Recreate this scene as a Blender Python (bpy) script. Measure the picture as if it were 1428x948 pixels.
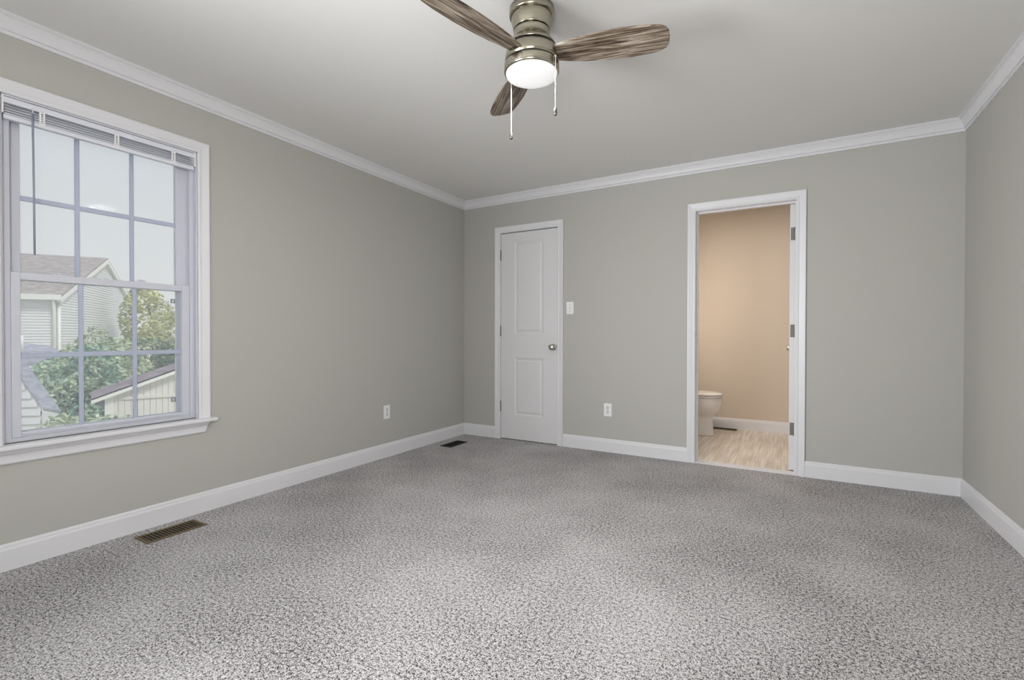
import bpy, math, random
from mathutils import Vector, Matrix

for o in list(bpy.data.objects):
    bpy.data.objects.remove(o)
scene = bpy.context.scene
COL = scene.collection
PI = math.pi

# ------------------------------------------------------------------ camera
F_PX = 674.2652
PITCH, YAW, ROLL = 0.0094, -0.5248, 0.0014
cp, sp, cy, sy = math.cos(PITCH), math.sin(PITCH), math.cos(YAW), math.sin(YAW)
fwd = Vector((sy * cp, cy * cp, -sp))
rgt = Vector((cy, -sy, 0))
upv = rgt.cross(fwd)
cr, sr = math.cos(ROLL), math.sin(ROLL)
r2 = rgt * cr + upv * sr
u2 = upv * cr - rgt * sr
cam_d = bpy.data.cameras.new('camera')
cam = bpy.data.objects.new('camera', cam_d)
COL.objects.link(cam)
m = Matrix((r2, u2, -fwd)).transposed().to_4x4()
m.translation = Vector((2.9964, -4.1663, 1.0392))
cam.matrix_world = m
cam_d.sensor_fit = 'HORIZONTAL'
cam_d.sensor_width = 36.0
cam_d.lens = F_PX / 1428 * 36.0
cam_d.clip_start = 0.02
cam_d.clip_end = 300
scene.camera = cam

# ------------------------------------------------------------------ colour management
vs = scene.view_settings
scene.display_settings.display_device = 'sRGB'
vs.view_transform = 'Standard'
vs.look = 'None'
vs.gamma = 1.0
vs.use_curve_mapping = False
vs.exposure = 0.0
scene.cycles.caustics_reflective = False
scene.cycles.caustics_refractive = False
scene.cycles.sample_clamp_indirect = 4.0


def lin(c):
    def f(v):
        v /= 255.0
        return v / 12.92 if v <= 0.04045 else ((v + 0.055) / 1.055) ** 2.4
    return (f(c[0]), f(c[1]), f(c[2]), 1.0)


# ------------------------------------------------------------------ world and lights
world = bpy.data.worlds.new('overcast_sky')
scene.world = world
world.use_nodes = True
nt = world.node_tree
nt.nodes.clear()
wo = nt.nodes.new('ShaderNodeOutputWorld')
bg = nt.nodes.new('ShaderNodeBackground')
tc = nt.nodes.new('ShaderNodeTexCoord')
sx = nt.nodes.new('ShaderNodeSeparateXYZ')
rp = nt.nodes.new('ShaderNodeValToRGB')
rp.color_ramp.elements[0].position = 0.0
rp.color_ramp.elements[0].color = (0.80, 0.80, 0.775, 1)
rp.color_ramp.elements[1].position = 0.6
rp.color_ramp.elements[1].color = (0.62, 0.69, 0.76, 1)
nt.links.new(tc.outputs['Generated'], sx.inputs[0])
nt.links.new(sx.outputs['Z'], rp.inputs[0])
nt.links.new(rp.outputs[0], bg.inputs['Color'])
nt.links.new(bg.outputs[0], wo.inputs[0])
bg.inputs['Strength'].default_value = 1.0


def area_light(name, loc, direction, sx_, sy_, power, color, spread=180):
    l = bpy.data.lights.new(name, 'AREA')
    l.shape = 'RECTANGLE'
    l.size, l.size_y = sx_, sy_
    l.energy = power
    l.color = color
    l.spread = math.radians(spread)
    o = bpy.data.objects.new(name, l)
    COL.objects.link(o)
    o.location = loc
    o.rotation_euler = Vector(direction).to_track_quat('-Z', 'Y').to_euler()
    return o


sun_d = bpy.data.lights.new('sun', 'SUN')
sun_d.energy = 1.8
sun_d.angle = math.radians(12)
sun_d.color = (1.0, 0.96, 0.90)
sun = bpy.data.objects.new('sun', sun_d)
COL.objects.link(sun)
sun.rotation_euler = Vector((-0.70, -0.10, -0.75)).to_track_quat('-Z', 'Y').to_euler()

# added fill lights at two made-up window openings behind the camera
# (three tall strips per window, turned to brighten the side walls)
for k in (-1, 0, 1):
    area_light('rear_fill_light', (0.95 + .33 * k, -4.77, 1.33), (1.0, 0.75, 0.14), 0.33, 1.50, 23, (0.98, 0.985, 1.0), 125)
    area_light('rear_fill_light', (2.95 + .33 * k, -4.77, 1.33), (-1.0, 0.9, 0.14), 0.33, 1.50, 9.5, (1.0, 0.985, 0.98), 130)
# the bathroom's warm ceiling lamp
area_light('bathroom_ceiling_lamp', (2.55, 0.85, 2.40), (0, 0, -1), 0.5, 0.5, 5, (1.0, 0.91, 0.82))
area_light('bathroom_fill_light', (2.0, 0.42, 1.65), (0.35, 1, -1.2), 0.4, 0.25, 10, (1.0, 0.90, 0.80))  # added fill without a fixture, brightens the lower bathroom wall

# ------------------------------------------------------------------ materials
def new_mat(name):
    mt = bpy.data.materials.new(name)
    mt.use_nodes = True
    return mt, mt.node_tree, mt.node_tree.nodes['Principled BSDF']


def paint(name, rgb, rough=0.5, metal=0.0, vary=0.03, bump=0.0, scale=30.0, spec=0.4):
    mt, t, p = new_mat(name)
    co = t.nodes.new('ShaderNodeTexCoord')
    nz = t.nodes.new('ShaderNodeTexNoise')
    nz.inputs['Scale'].default_value = scale
    nz.inputs['Detail'].default_value = 4
    t.links.new(co.outputs['Object'], nz.inputs['Vector'])
    mx = t.nodes.new('ShaderNodeMix')
    mx.data_type = 'RGBA'
    c = lin(rgb)
    mx.inputs[6].default_value = tuple(v * (1 - vary) for v in c[:3]) + (1,)
    mx.inputs[7].default_value = tuple(min(1, v * (1 + vary)) for v in c[:3]) + (1,)
    t.links.new(nz.outputs['Fac'], mx.inputs[0])
    t.links.new(mx.outputs[2], p.inputs['Base Color'])
    p.inputs['Roughness'].default_value = rough
    p.inputs['Metallic'].default_value = metal
    p.inputs['Specular IOR Level'].default_value = spec
    if bump:
        b = t.nodes.new('ShaderNodeBump')
        b.inputs['Strength'].default_value = bump
        b.inputs['Distance'].default_value = 0.002
        t.links.new(nz.outputs['Fac'], b.inputs['Height'])
        t.links.new(b.outputs[0], p.inputs['Normal'])
    return mt


M = {}
M['wall'] = paint('greige_wall_paint', (185, 184, 178), 0.6, vary=0.015, bump=0.05, scale=250, spec=0.25)
M['ceiling'] = paint('ceiling_paint', (231, 230, 228), 0.8, vary=0.01, scale=80, spec=0.2)
M['trim'] = paint('white_trim_paint', (226, 226, 229), 0.35, vary=0.01)
M['door'] = paint('white_door_paint', (222, 222, 224), 0.4, vary=0.01)
M['vinyl'] = paint('white_window_vinyl', (206, 208, 217), 0.35, vary=0.01)  # white vinyl, greyed in its colour for the dim look against daylight
M['grille'] = paint('backlit_window_grille', (180, 187, 206), 0.4, vary=0.01)  # backlit shade of the muntins put into a greyer base colour
M['plastic'] = paint('white_plastic', (240, 240, 240), 0.3, vary=0.005)
M['blind'] = paint('white_blind_vinyl', (226, 228, 236), 0.4, vary=0.02)
M['receptacle'] = paint('white_receptacle', (222, 222, 222), 0.35)
M['dark'] = paint('dark_slot', (20, 18, 16), 0.7)
M['wand'] = paint('grey_plastic_wand', (150, 155, 170), 0.25)
M['hinge'] = paint('satin_nickel_hinge', (128, 124, 120), 0.6, metal=0.4)
M['knob'] = paint('satin_nickel_knob', (198, 195, 188), 0.18, metal=1.0)
M['chrome'] = paint('chrome', (200, 200, 200), 0.12, metal=1.0)
M['fob'] = paint('grey_metal_fob', (112, 110, 106), 0.25, metal=0.8)
M['register'] = paint('brown_register_enamel', (112, 98, 72), 0.45, metal=0.3)
M['register_black'] = paint('black_register_enamel', (28, 24, 18), 0.5)
M['porcelain'] = paint('white_porcelain', (236, 234, 230), 0.12, vary=0.005, spec=0.6)
M['vanity'] = paint('white_vanity_paint', (235, 230, 222), 0.4)
M['bathwall'] = paint('bathroom_wall_paint', (212, 199, 184), 0.6, vary=0.01, scale=60, spec=0.25)
M['latch'] = paint('dark_latch_outline', (52, 52, 58), 0.5)
M['groove'] = paint('dark_groove', (30, 28, 25), 0.6)
M['siding'] = paint('white_lap_siding', (230, 229, 229), 0.6, vary=0.03, scale=6)
M['shedwall'] = paint('cream_board_siding', (228, 224, 215), 0.6, vary=0.04, scale=9)
M['exttrim'] = paint('white_exterior_trim', (240, 238, 232), 0.5)
M['post'] = paint('white_vent_pipe', (235, 235, 232), 0.5)
M['bark'] = paint('grey_bark', (112, 98, 84), 0.9, vary=0.3, scale=12)


def brushed():
    mt, t, p = new_mat('brushed_nickel')
    co = t.nodes.new('ShaderNodeTexCoord')
    mp = t.nodes.new('ShaderNodeMapping')
    mp.inputs['Scale'].default_value = (8, 8, 300)
    nz = t.nodes.new('ShaderNodeTexNoise')
    nz.inputs['Scale'].default_value = 3
    nz.inputs['Detail'].default_value = 5
    t.links.new(co.outputs['Object'], mp.inputs[0])
    t.links.new(mp.outputs[0], nz.inputs['Vector'])
    r = t.nodes.new('ShaderNodeValToRGB')
    r.color_ramp.elements[0].color = lin((150, 145, 128))
    r.color_ramp.elements[1].color = lin((186, 182, 166))
    t.links.new(nz.outputs['Fac'], r.inputs[0])
    t.links.new(r.outputs[0], p.inputs['Base Color'])
    p.inputs['Metallic'].default_value = 1.0
    p.inputs['Roughness'].default_value = 0.2
    p.inputs['Anisotropic'].default_value = 0.5
    return mt


M['nickel'] = brushed()


def wood():
    mt, t, p = new_mat('weathered_wood_grain')
    co = t.nodes.new('ShaderNodeTexCoord')
    mp = t.nodes.new('ShaderNodeMapping')
    mp.inputs['Scale'].default_value = (1.6, 30, 10)
    t.links.new(co.outputs['Object'], mp.inputs[0])
    nz = t.nodes.new('ShaderNodeTexNoise')
    nz.inputs['Scale'].default_value = 2.2
    nz.inputs['Detail'].default_value = 7
    nz.inputs['Roughness'].default_value = 0.68
    nz.inputs['Distortion'].default_value = 0.9
    t.links.new(mp.outputs[0], nz.inputs['Vector'])
    r = t.nodes.new('ShaderNodeValToRGB')
    e = r.color_ramp.elements
    e[0].position, e[0].color = 0.39, lin((50, 37, 29))
    e[1].position, e[1].color = 0.63, lin((186, 178, 164))
    k = r.color_ramp.elements.new(0.50)
    k.color = lin((124, 108, 92))
    t.links.new(nz.outputs['Fac'], r.inputs[0])
    t.links.new(r.outputs[0], p.inputs['Base Color'])
    p.inputs['Roughness'].default_value = 0.5
    p.inputs['Specular IOR Level'].default_value = 0.35
    return mt


M['wood'] = wood()


def carpet():
    mt, t, p = new_mat('speckled_carpet')
    co = t.nodes.new('ShaderNodeTexCoord')

    def noise(scale, detail, rough=0.6):
        n = t.nodes.new('ShaderNodeTexNoise')
        n.inputs['Scale'].default_value = scale
        n.inputs['Detail'].default_value = detail
        n.inputs['Roughness'].default_value = rough
        t.links.new(co.outputs['Object'], n.inputs['Vector'])
        return n
    n1 = noise(215, 3, 0.62)
    n2 = noise(84, 2)
    n3 = noise(1.5, 3)
    a = t.nodes.new('ShaderNodeMath'); a.operation = 'MULTIPLY'; a.inputs[1].default_value = 0.66
    b = t.nodes.new('ShaderNodeMath'); b.operation = 'MULTIPLY_ADD'; b.inputs[1].default_value = 0.34
    t.links.new(n1.outputs['Fac'], a.inputs[0])
    t.links.new(n2.outputs['Fac'], b.inputs[0])
    t.links.new(a.outputs[0], b.inputs[2])
    c = t.nodes.new('ShaderNodeMath'); c.operation = 'MULTIPLY_ADD'; c.inputs[1].default_value = 0.10
    t.links.new(n3.outputs['Fac'], c.inputs[0])
    t.links.new(b.outputs[0], c.inputs[2])
    r = t.nodes.new('ShaderNodeValToRGB')
    e = r.color_ramp.elements
    e[0].position, e[0].color = 0.47, lin((46, 47, 45))
    e[1].position, e[1].color = 0.64, lin((224, 222, 224))
    k = e.new(0.545); k.color = lin((178, 175, 175))
    t.links.new(c.outputs[0], r.inputs[0])
    t.links.new(r.outputs[0], p.inputs['Base Color'])
    p.inputs['Roughness'].default_value = 0.95
    p.inputs['Specular IOR Level'].default_value = 0.1
    bp = t.nodes.new('ShaderNodeBump')
    bp.inputs['Strength'].default_value = 0.7
    bp.inputs['Distance'].default_value = 0.006
    t.links.new(b.outputs[0], bp.inputs['Height'])
    t.links.new(bp.outputs[0], p.inputs['Normal'])
    return mt


M['carpet'] = carpet()


def tile():
    mt, t, p = new_mat('streaked_beige_tile')
    co = t.nodes.new('ShaderNodeTexCoord')
    mp = t.nodes.new('ShaderNodeMapping')
    mp.inputs['Scale'].default_value = (34, 1.6, 1)
    t.links.new(co.outputs['Object'], mp.inputs[0])
    nz = t.nodes.new('ShaderNodeTexNoise')
    nz.inputs['Scale'].default_value = 1.3
    nz.inputs['Detail'].default_value = 5
    t.links.new(mp.outputs[0], nz.inputs['Vector'])
    r = t.nodes.new('ShaderNodeValToRGB')
    e = r.color_ramp.elements
    e[0].position, e[0].color = 0.34, lin((206, 192, 178))
    e[1].position, e[1].color = 0.66, lin((246, 238, 228))
    t.links.new(nz.outputs['Fac'], r.inputs[0])
    br = t.nodes.new('ShaderNodeTexBrick')
    br.offset = 0.5
    br.inputs['Scale'].default_value = 1.0
    br.inputs['Brick Width'].default_value = 0.61
    br.inputs['Row Height'].default_value = 0.305
    br.inputs['Mortar Size'].default_value = 0.003
    br.inputs['Color1'].default_value = (0.90, 0.90, 0.90, 1)
    br.inputs['Color2'].default_value = (1, 1, 1, 1)
    br.inputs['Mortar'].default_value = (0.80, 0.78, 0.74, 1)
    t.links.new(co.outputs['Object'], br.inputs['Vector'])
    mx = t.nodes.new('ShaderNodeMix'); mx.data_type = 'RGBA'; mx.blend_type = 'MULTIPLY'
    mx.inputs[0].default_value = 1
    t.links.new(r.outputs[0], mx.inputs[6])
    t.links.new(br.outputs['Color'], mx.inputs[7])
    t.links.new(mx.outputs[2], p.inputs['Base Color'])
    p.inputs['Roughness'].default_value = 0.3
    return mt


M['tile'] = tile()


def shingle(name, c1, c2):
    mt, t, p = new_mat(name)
    co = t.nodes.new('ShaderNodeTexCoord')
    br = t.nodes.new('ShaderNodeTexNoise')
    mp = t.nodes.new('ShaderNodeMapping')
    mp.inputs['Scale'].default_value = (2.5, 2.5, 9)
    br.inputs['Scale'].default_value = 1.6
    br.inputs['Detail'].default_value = 5
    t.links.new(co.outputs['Object'], mp.inputs[0])
    t.links.new(mp.outputs[0], br.inputs['Vector'])
    r = t.nodes.new('ShaderNodeValToRGB')
    r.color_ramp.elements[0].position = 0.35
    r.color_ramp.elements[1].position = 0.65
    r.color_ramp.elements[0].color = lin(c1)
    r.color_ramp.elements[1].color = lin(c2)
    t.links.new(br.outputs['Fac'], r.inputs[0])
    t.links.new(r.outputs[0], p.inputs['Base Color'])
    p.inputs['Roughness'].default_value = 0.9
    return mt


M['shingle'] = shingle('grey_brown_shingles', (150, 140, 136), (184, 174, 168))
M['shingle_mauve'] = shingle('mauve_shingles', (138, 126, 138), (166, 154, 164))
M['shingle_grey'] = shingle('blue_grey_shingles', (146, 148, 160), (178, 180, 190))


def leaf(name, c1, c2, scale):
    mt, t, p = new_mat(name)
    co = t.nodes.new('ShaderNodeTexCoord')
    nz = t.nodes.new('ShaderNodeTexNoise')
    nz.inputs['Scale'].default_value = scale
    nz.inputs['Detail'].default_value = 3
    t.links.new(co.outputs['Object'], nz.inputs['Vector'])
    r = t.nodes.new('ShaderNodeValToRGB')
    r.color_ramp.elements[0].position = 0.38
    r.color_ramp.elements[1].position = 0.62
    r.color_ramp.elements[0].color = lin(c1)
    r.color_ramp.elements[1].color = lin(c2)
    t.links.new(nz.outputs['Fac'], r.inputs[0])
    t.links.new(r.outputs[0], p.inputs['Base Color'])
    p.inputs['Roughness'].default_value = 0.6
    return mt


M['leaf_green'] = leaf('green_shrub_leaves', (118, 160, 138), (198, 214, 178), 2.2)
M['leaf_pale'] = leaf('pale_shrub_leaves', (158, 176, 142), (214, 220, 188), 2.0)
M['leaf_yellow'] = leaf('yellow_green_leaves', (172, 176, 120), (224, 224, 172), 0.8)
M['leaf_dark'] = leaf('dark_green_leaves', (104, 132, 104), (160, 174, 134), 1.6)
M['lawn'] = leaf('lawn_grass', (170, 174, 160), (192, 194, 178), 1.2)


def glass():
    mt, t, p = new_mat('window_glass')
    t.nodes.remove(p)
    out = t.nodes['Material Output']
    tr = t.nodes.new('ShaderNodeBsdfTransparent')
    tr.inputs['Color'].default_value = (0.97, 0.98, 0.98, 1)
    gl = t.nodes.new('ShaderNodeBsdfGlossy')
    gl.inputs['Roughness'].default_value = 0.02
    df = t.nodes.new('ShaderNodeBsdfDiffuse')       # washed-out haze over the outside view, put in as diffuse
    df.inputs['Color'].default_value = (0.8, 0.85, 0.95, 1)
    fr = t.nodes.new('ShaderNodeFresnel')
    fr.inputs['IOR'].default_value = 1.08
    m1 = t.nodes.new('ShaderNodeMixShader')
    m1.inputs[0].default_value = 0.13
    m2 = t.nodes.new('ShaderNodeMixShader')
    t.links.new(tr.outputs[0], m1.inputs[1])
    t.links.new(df.outputs[0], m1.inputs[2])
    t.links.new(fr.outputs[0], m2.inputs[0])
    t.links.new(m1.outputs[0], m2.inputs[1])
    t.links.new(gl.outputs[0], m2.inputs[2])
    t.links.new(m2.outputs[0], out.inputs['Surface'])
    return mt


M['glass'] = glass()


def lamp_mat():
    mt, t, p = new_mat('lit_frosted_diffuser')
    p.inputs['Base Color'].default_value = (0.75, 0.75, 0.75, 1)
    p.inputs['Roughness'].default_value = 0.4
    p.inputs['Emission Color'].default_value = (1.0, 0.99, 0.99, 1)
    p.inputs['Emission Strength'].default_value = 0.40
    return mt


M['lamp'] = lamp_mat()


# ------------------------------------------------------------------ mesh building
class MB:
    def __init__(s):
        s.v, s.f, s.sm = [], [], []

    def quad(s, *pts, smooth=False):
        n = len(s.v)
        s.v += [tuple(p) for p in pts]
        s.f.append(tuple(range(n, n + len(pts))))
        s.sm.append(smooth)

    def box(s, x0, y0, z0, x1, y1, z1):
        x0, x1 = min(x0, x1), max(x0, x1)
        y0, y1 = min(y0, y1), max(y0, y1)
        z0, z1 = min(z0, z1), max(z0, z1)
        n = len(s.v)
        s.v += [(x0, y0, z0), (x1, y0, z0), (x1, y1, z0), (x0, y1, z0),
                (x0, y0, z1), (x1, y0, z1), (x1, y1, z1), (x0, y1, z1)]
        for q in ((0, 3, 2, 1), (4, 5, 6, 7), (0, 1, 5, 4), (1, 2, 6, 5), (2, 3, 7, 6), (3, 0, 4, 7)):
            s.f.append(tuple(n + i for i in q)); s.sm.append(False)
        return s

    def rings(s, rings, caps=True, smooth=True, closed=True):
        n0 = len(s.v)
        k = len(rings[0])
        for r in rings:
            s.v += [tuple(p) for p in r]
        for i in range(len(rings) - 1):
            for j in range(k if closed else k - 1):
                a = n0 + i * k + j
                b = n0 + i * k + (j + 1) % k
                s.f.append((a, b, b + k, a + k)); s.sm.append(smooth)
        if caps:
            s.f.append(tuple(n0 + j for j in range(k))[::-1]); s.sm.append(False)
            e = n0 + (len(rings) - 1) * k
            s.f.append(tuple(e + j for j in range(k))); s.sm.append(False)
        return s

    def lathe(s, prof, c=(0, 0, 0), axis='z', seg=48, caps=True):
        rs = []
        for r, h in prof:
            ring = []
            for i in range(seg):
                a = 2 * PI * i / seg
                p, q = r * math.cos(a), r * math.sin(a)
                if axis == 'z':
                    ring.append((c[0] + p, c[1] + q, c[2] + h))
                elif axis == 'y':
                    ring.append((c[0] + p, c[1] + h, c[2] + q))
                else:
                    ring.append((c[0] + h, c[1] + p, c[2] + q))
            rs.append(ring)
        return s.rings(rs, caps)

    def tube(s, pts, r, seg=8):
        pts = [Vector(p) for p in pts]
        rs = []
        for i, p in enumerate(pts):
            d = (pts[min(i + 1, len(pts) - 1)] - pts[max(i - 1, 0)]).normalized()
            u = d.cross(Vector((0, 0, 1)) if abs(d.z) < .9 else Vector((1, 0, 0))).normalized()
            w = d.cross(u)
            rr = r[i] if isinstance(r, (list, tuple)) else r
            rs.append([p + u * rr * math.cos(2 * PI * j / seg) + w * rr * math.sin(2 * PI * j / seg) for j in range(seg)])
        return s.rings(rs)

    def build(s, name, mat, parent=None, local=False, bevel=0.0, segs=2):
        off = Vector((0, 0, 0))
        if parent is not None and not local:
            q = parent
            while q is not None:
                off += q.location
                q = q.parent
        me = bpy.data.meshes.new(name)
        me.from_pydata([(v[0] - off.x, v[1] - off.y, v[2] - off.z) for v in s.v], [], s.f)
        me.polygons.foreach_set('use_smooth', s.sm)
        me.materials.append(mat)
        me.update()
        import bmesh
        b = bmesh.new(); b.from_mesh(me)
        bmesh.ops.recalc_face_normals(b, faces=b.faces[:])
        b.to_mesh(me); b.free()
        o = bpy.data.objects.new(name, me)
        COL.objects.link(o)
        if parent is not None:
            o.parent = parent
        if bevel:
            md = o.modifiers.new('bevel', 'BEVEL')
            md.width = bevel; md.segments = segs; md.limit_method = 'ANGLE'
        return o


def empty(name, loc):
    o = bpy.data.objects.new(name, None)
    o.empty_display_size = 0.1
    COL.objects.link(o)
    o.location = loc
    return o


def tag(o, label, cat, group=None):
    o['label'] = label
    o['category'] = cat
    if group:
        o['group'] = group
    return o


def struct(o):
    o['kind'] = 'structure'
    return o


def copy_tree(o, parent=None):
    c = o.copy()
    COL.objects.link(c)
    if parent is not None:
        c.parent = parent
    for ch in list(o.children):
        copy_tree(ch, c)
    return c


def wall_boxes(mb, axis, pos0, pos1, u0, u1, z0, z1, holes):
    """solid wall slab between pos0 and pos1 on `axis`, with rectangular holes (u0,u1,z0,z1)"""
    us = sorted({u0, u1} | {h[0] for h in holes} | {h[1] for h in holes})
    for a, b in zip(us[:-1], us[1:]):
        cuts = [(h[2], h[3]) for h in holes if h[0] < (a + b) / 2 < h[1]]
        z = z0
        for c0, c1 in sorted(cuts):
            if c0 > z + 1e-6:
                seg(mb, axis, pos0, pos1, a, b, z, c0)
            z = c1
        if z < z1 - 1e-6:
            seg(mb, axis, pos0, pos1, a, b, z, z1)


def seg(mb, axis, p0, p1, a, b, z0, z1):
    if axis == 'x':
        mb.box(p0, a, z0, p1, b, z1)
    else:
        mb.box(a, p0, z0, b, p1, z1)


def sweep(mb, A, B, nrm, prof, m0=0, m1=0):
    """extrude a closed profile of (out, z) from A to B; m = mitre slope at each end"""
    A, B, n = Vector(A), Vector(B), Vector(nrm)
    d = (B - A).normalized()
    ra = [A + d * (u * m0) + n * u + Vector((0, 0, z)) for u, z in prof]
    rb = [B - d * (u * m1) + n * u + Vector((0, 0, z)) for u, z in prof]
    mb.rings([ra, rb], caps=True, smooth=False)


def casing(mb, fn, s0, s1, z0, z1, prof):
    """three-sided mitred casing; prof = (distance from opening edge, thickness)"""
    rs = [[fn(s0 - a, z0, t) for a, t in prof], [fn(s0 - a, z1 + a, t) for a, t in prof],
          [fn(s1 + a, z1 + a, t) for a, t in prof], [fn(s1 + a, z0, t) for a, t in prof]]
    mb.rings(rs, caps=True, smooth=False)


# ------------------------------------------------------------------ room shell
RW, RY, HC = 3.9594, -4.62, 2.44
T = 0.14
WY0, WY1, WZ0, WZ1 = -3.455, -2.645, 0.555, 2.098        # window opening in the left wall
CX0, CX1, CZ1 = 0.452, 1.082, 2.064                      # closet doorway
BX0, BX1, BZ1 = 2.315, 3.020, 2.050                      # bathroom doorway
BT = 0.115                                               # back wall thickness

mb = MB(); wall_boxes(mb, 'x', -T, 0, RY - T, BT, 0, HC, [(WY0, WY1, WZ0, WZ1)])
struct(mb.build('wall_left', M['wall']))
mb = MB(); wall_boxes(mb, 'y', 0, BT, 0, RW, 0, HC, [(CX0 - .018, CX1 + .018, 0, CZ1 + .018), (BX0 - .018, BX1 + .018, 0, BZ1 + .018)])
struct(mb.build('wall_back', M['wall']))
mb = MB(); wall_boxes(mb, 'x', RW, RW + T, RY - T, BT, 0, HC, [])
struct(mb.build('wall_right', M['wall']))
mb = MB(); wall_boxes(mb, 'y', RY - T, RY, 0, RW, 0, HC, [(0.45, 1.45, 0.555, 2.1), (2.45, 3.45, 0.555, 2.1)])
struct(mb.build('wall_rear', M['wall']))
struct(MB().box(-T, RY - T, HC, RW + T, 2.0, HC + 0.12).build('ceiling', M['ceiling']))
struct(MB().box(-T, RY - T, -0.10, RW + T, 0.0, 0.0).build('floor', M['carpet']))
struct(MB().box(CX0, 0.0, -0.10, CX1, 0.70, -0.002).build('floor_closet', M['carpet']))
struct(MB().box(CX0 - .2, 0.70, -0.10, CX1 + .2, 0.80, HC).build('wall_closet', M['wall']))

# bathroom shell
BL, BR, BB = 1.64, 3.62, 1.75
struct(MB().box(BL - .1, 0.0, -0.10, BR + .1, BB + .1, 0.0).build('floor_bathroom', M['tile']))
struct(MB().box(BL - .1, BT, 0, BL, BB, HC).build('wall_bathroom_left', M['bathwall']))
struct(MB().box(BR, BT, 0, BR + .1, BB, HC).build('wall_bathroom_right', M['bathwall']))
struct(MB().box(BL - .1, BB, 0, BR + .1, BB + .1, HC).build('wall_bathroom_back', M['bathwall']))

# baseboards
BASE = [(0, 0), (.014, 0), (.014, .090), (.012, .097), (.009, .101), (.0095, .106), (.007, .113), (.004, .117), (0, .117)]
mb = MB(); sweep(mb, (0, RY, 0), (0, 0, 0), (1, 0, 0), BASE, 1, 1); struct(mb.build('baseboard_left', M['trim']))
mb = MB()
sweep(mb, (0, 0, 0), (CX0 - .061, 0, 0), (0, -1, 0), BASE, 1, 0)
sweep(mb, (CX1 + .061, 0, 0), (BX0 - .061, 0, 0), (0, -1, 0), BASE, 0, 0)
sweep(mb, (BX1 + .061, 0, 0), (RW, 0, 0), (0, -1, 0), BASE, 0, 1)
struct(mb.build('baseboard_back', M['trim']))
mb = MB(); sweep(mb, (RW, 0, 0), (RW, RY, 0), (-1, 0, 0), BASE, 1, 1); struct(mb.build('baseboard_right', M['trim']))
mb = MB(); sweep(mb, (RW, RY, 0), (0, RY, 0), (0, 1, 0), BASE, 1, 1); struct(mb.build('baseboard_rear', M['trim']))
mb = MB(); sweep(mb, (BL, BB, 0), (BR, BB, 0), (0, -1, 0), BASE, 0, 0); struct(mb.build('baseboard_bathroom', M['trim']))

# crown moulding
CROWN = [(0, -.084), (.010, -.084), (.010, -.074), (.005, -.072), (.005, -.066), (.014, -.064), (.018, -.056), (.022, -.044), (.030, -.030),
         (.037, -.022), (.036, -.016), (.043, -.014), (.043, -.008), (.048, -.008), (.048, 0), (0, 0)]
for nm, A, B, n in (('trim_1', (0, RY, HC), (0, 0, HC), (1, 0, 0)), ('trim_2', (0, 0, HC), (RW, 0, HC), (0, -1, 0)),
                    ('trim_3', (RW, 0, HC), (RW, RY, HC), (-1, 0, 0)), ('trim_4', (RW, RY, HC), (0, RY, HC), (0, 1, 0))):
    mb = MB(); sweep(mb, A, B, n, CROWN, 1, 1); struct(mb.build(nm, M['trim']))

# door casings and jambs
CAS = [(0, 0), (0, .010), (.006, .013), (.014, .013), (.018, .010), (.040, .015), (.052, .018), (.060, .018), (.060, 0)]
mb = MB(); casing(mb, lambda s, z, t: (s, -t, z), CX0, CX1, 0, CZ1, CAS); struct(mb.build('trim_5', M['trim']))
mb = MB(); casing(mb, lambda s, z, t: (s, -t, z), BX0 - .002, BX1 + .002, 0, BZ1 + .002, CAS); struct(mb.build('trim_6', M['trim']))
mb = MB(); casing(mb, lambda s, z, t: (s, BT + t, z), BX0 - .002, BX1 + .002, 0, BZ1 + .002, CAS); struct(mb.build('trim_7', M['trim']))
for nm, x0, x1, z1, sy_ in (('trim_8', CX0, CX1, CZ1, .045), ('trim_9', BX0, BX1, BZ1, .045)):
    mb = MB()
    mb.box(x0 - .018, 0, 0, x0, BT, z1); mb.box(x1, 0, 0, x1 + .018, BT, z1); mb.box(x0 - .018, 0, z1, x1 + .018, BT, z1 + .018)
    st = 0.012
    mb.box(x0, sy_, 0, x0 + st, sy_ + .03, z1 - st); mb.box(x1 - st * .5, sy_, 0, x1, sy_ + .03, z1 - st); mb.box(x0, sy_, z1 - st, x1, sy_ + .03, z1)
    struct(mb.build(nm, M['trim']))
struct(MB().box(BX0, -.012, 0, BX1, .085, .008).build('trim_10', M['trim'], bevel=.003))

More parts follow.
